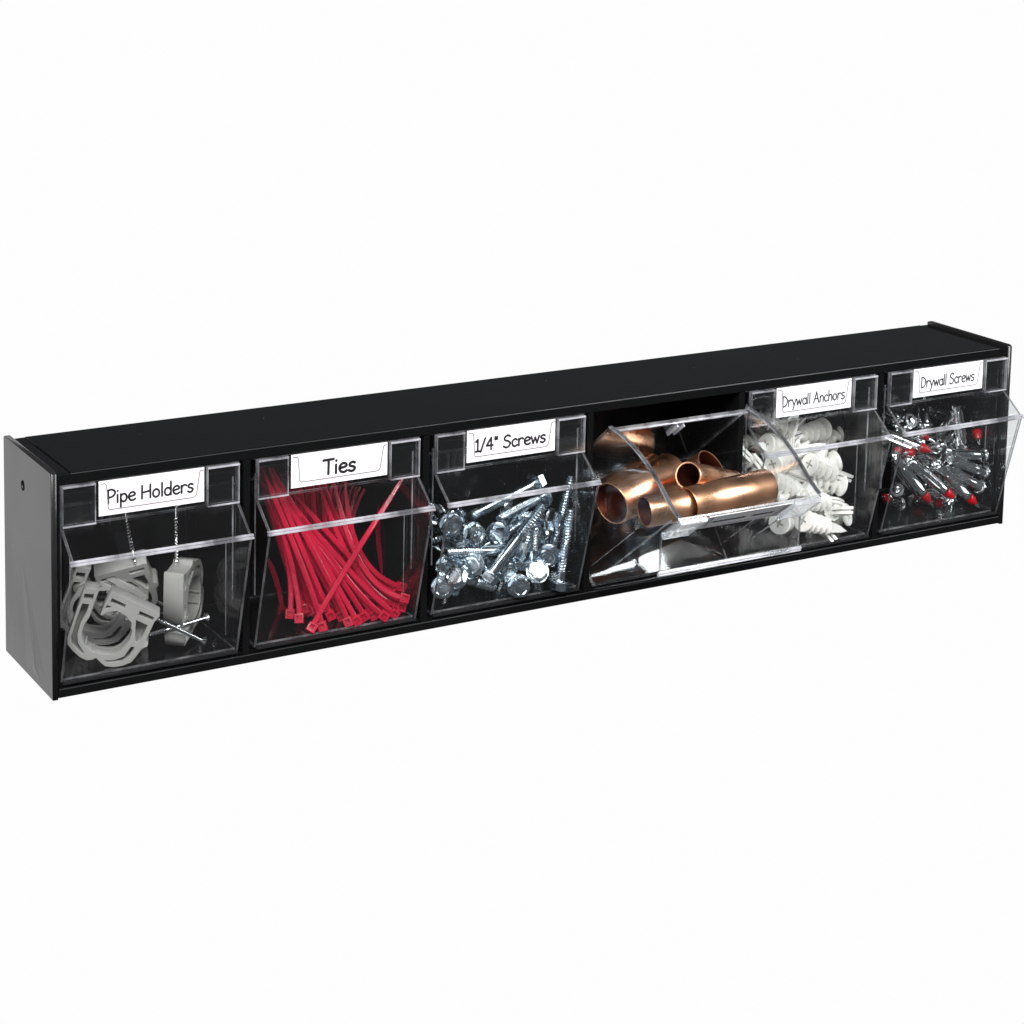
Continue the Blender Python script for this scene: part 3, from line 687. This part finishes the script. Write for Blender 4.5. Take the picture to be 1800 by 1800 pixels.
# --- silver anchors with red tips
bm = bmesh.new(); lathe(bm, [(4.1, 0), (4.3, .3), (4.2, .8), (3.2, 1.1)], 20); me_rhead = finish(bm, 'flange', 'steel', True)
bm = bmesh.new()
lathe(bm, [(3.05, 1.0), (3.1, 8), (2.8, 9.0), (2.75, 25), (3.1, 26), (2.9, 29)], 16)
for i in range(6):
    a = math.pi/3*i; ca, sa = math.cos(a), math.sin(a)
    t_ = Vector((-sa, ca, 0)); r_v = Vector((ca, sa, 0))
    pts = [r_v*2.6-t_*.5, r_v*2.6+t_*.5, r_v*3.35+t_*.3, r_v*3.35-t_*.3]
    prism(bm, [tuple(p+Vector((0, 0, 9.4))) for p in pts], (0, 0, 15.5), 0, 0)
me_rbody = finish(bm, 'sleeve', 'steel', True)
bm = bmesh.new(); lathe(bm, [(2.9, 29.9), (3.0, 30.2), (2.8, 32.8), (1.5, 35.8), (1.2, 36.2)], 18); me_rtip = finish(bm, 'red_tip', 'redtip', True)
bm = bmesh.new(); lathe(bm, [(1.1, 36.2), (.9, 38), (.1, 40.4)], 10); me_rpt = finish(bm, 'point', 'steel', True)
bm = bmesh.new(); lathe(bm, [(.3, -2.2), (1.9, -2.0), (2.6, -1.0), (2.7, -.1)], 16); box(bm, -1.6, 1.6, -.3, .3, -2.35, -1.9); me_rscrew = finish(bm, 'screw_head', 'steel', True)
RP = [('flange', me_rhead), ('sleeve', me_rbody), ('red_tip', me_rtip), ('point', me_rpt), ('screw_head', me_rscrew)]
def ranchor(tip, back, label, L=36):
    """tip = where the red cone sits, back = a point on the body's other end"""
    tip, back = Vector(tip), Vector(back); d = (tip-back).normalized(); p0 = tip-d*L
    instance('hollow_wall_anchor', RP, aim(p0, p0+d*10, random.uniform(0, 3)), label, 'hollow wall anchor', 'silver anchors with red tips in the rightmost bin')
R6 = [((920, 1540), -2, (600, 1230), 6, 'silver anchor with the red tip furthest right near the floor'),
      ((735, 1490), -3, (440, 1240), 6, 'silver anchor with red tip and bare steel point low in the middle'),
      ((540, 1525), 0, (290, 1210), 8, 'silver anchor with red tip low at the left of the group'),
      ((655, 1535), 8, (420, 1530), 40, 'silver anchor whose red tip shows between two low tips'),
      ((545, 1105), 6, (260, 990), 20, 'silver anchor with bright red tip in mid bin pointing right'),
      ((350, 1120), 12, (640, 1070), 26, 'silver anchor with red tip pointing left above the sloping sleeves'),
      ((255, 1110), 16, (540, 1060), 40, 'silver anchor with small red tip at the left edge'),
      ((945, 1005), 14, (905, 700), 34, 'silver anchor standing with red tip down at the upper right'),
      ((530, 1000), 26, (300, 880), 36, 'silver anchor with dim red tip just under the lip'),
      ((160, 1490), 20, (330, 1560), 44, 'silver anchor with red tip in the lower left corner')]
for a in R6: ranchor(z6(*a[0], a[1]), z6(*a[2], a[3]), a[4])
R6b = [((995, 1140), 10, (600, 1115), 10, 'silver anchor lying level with its flat rim at the right, uppermost of three'),
       ((1000, 1280), 6, (600, 1130), 8, 'silver anchor with flat rim at the right, middle of three'),
       ((965, 1405), 2, (560, 1190), 6, 'silver anchor with flat rim at the right, lowest of three'),
       ((480, 1490), 10, (260, 1220), 16, 'silver anchor lying alongside the low left sleeve'),
       ((300, 1000), 20, (560, 900), 30, 'silver anchor behind, below the left end of the lip')]
for a in R6b:
    p, q = z6(*a[0], a[1]), z6(*a[2], a[3]); instance('hollow_wall_anchor', [RP[0], RP[1], RP[4]], aim(p, q, random.uniform(0, 3)), a[4], 'hollow wall anchor', 'silver anchors with red tips in the rightmost bin')
for i in range(34):
    x = 230+random.random()*600; y = 800+random.random()*680+(x-230)*-.06; d = 16+random.random()*34
    p = z6(x, y, d); q = p+Vector((random.uniform(-1, 1), random.uniform(-.3, .5), random.uniform(-.6, .4))).normalized()*30
    q.x = max(512, min(580, q.x)); p.z = max(13, p.z); q.z = max(13, q.z)
    instance('hollow_wall_anchor', RP if i % 4 == 0 else [RP[0], RP[1], RP[4]], aim(p, q, random.uniform(0, 3)), 'silver anchor deep in the %s of the heap, mostly hidden by others' % zone(p, 5), 'hollow wall anchor', 'silver anchors with red tips in the rightmost bin')
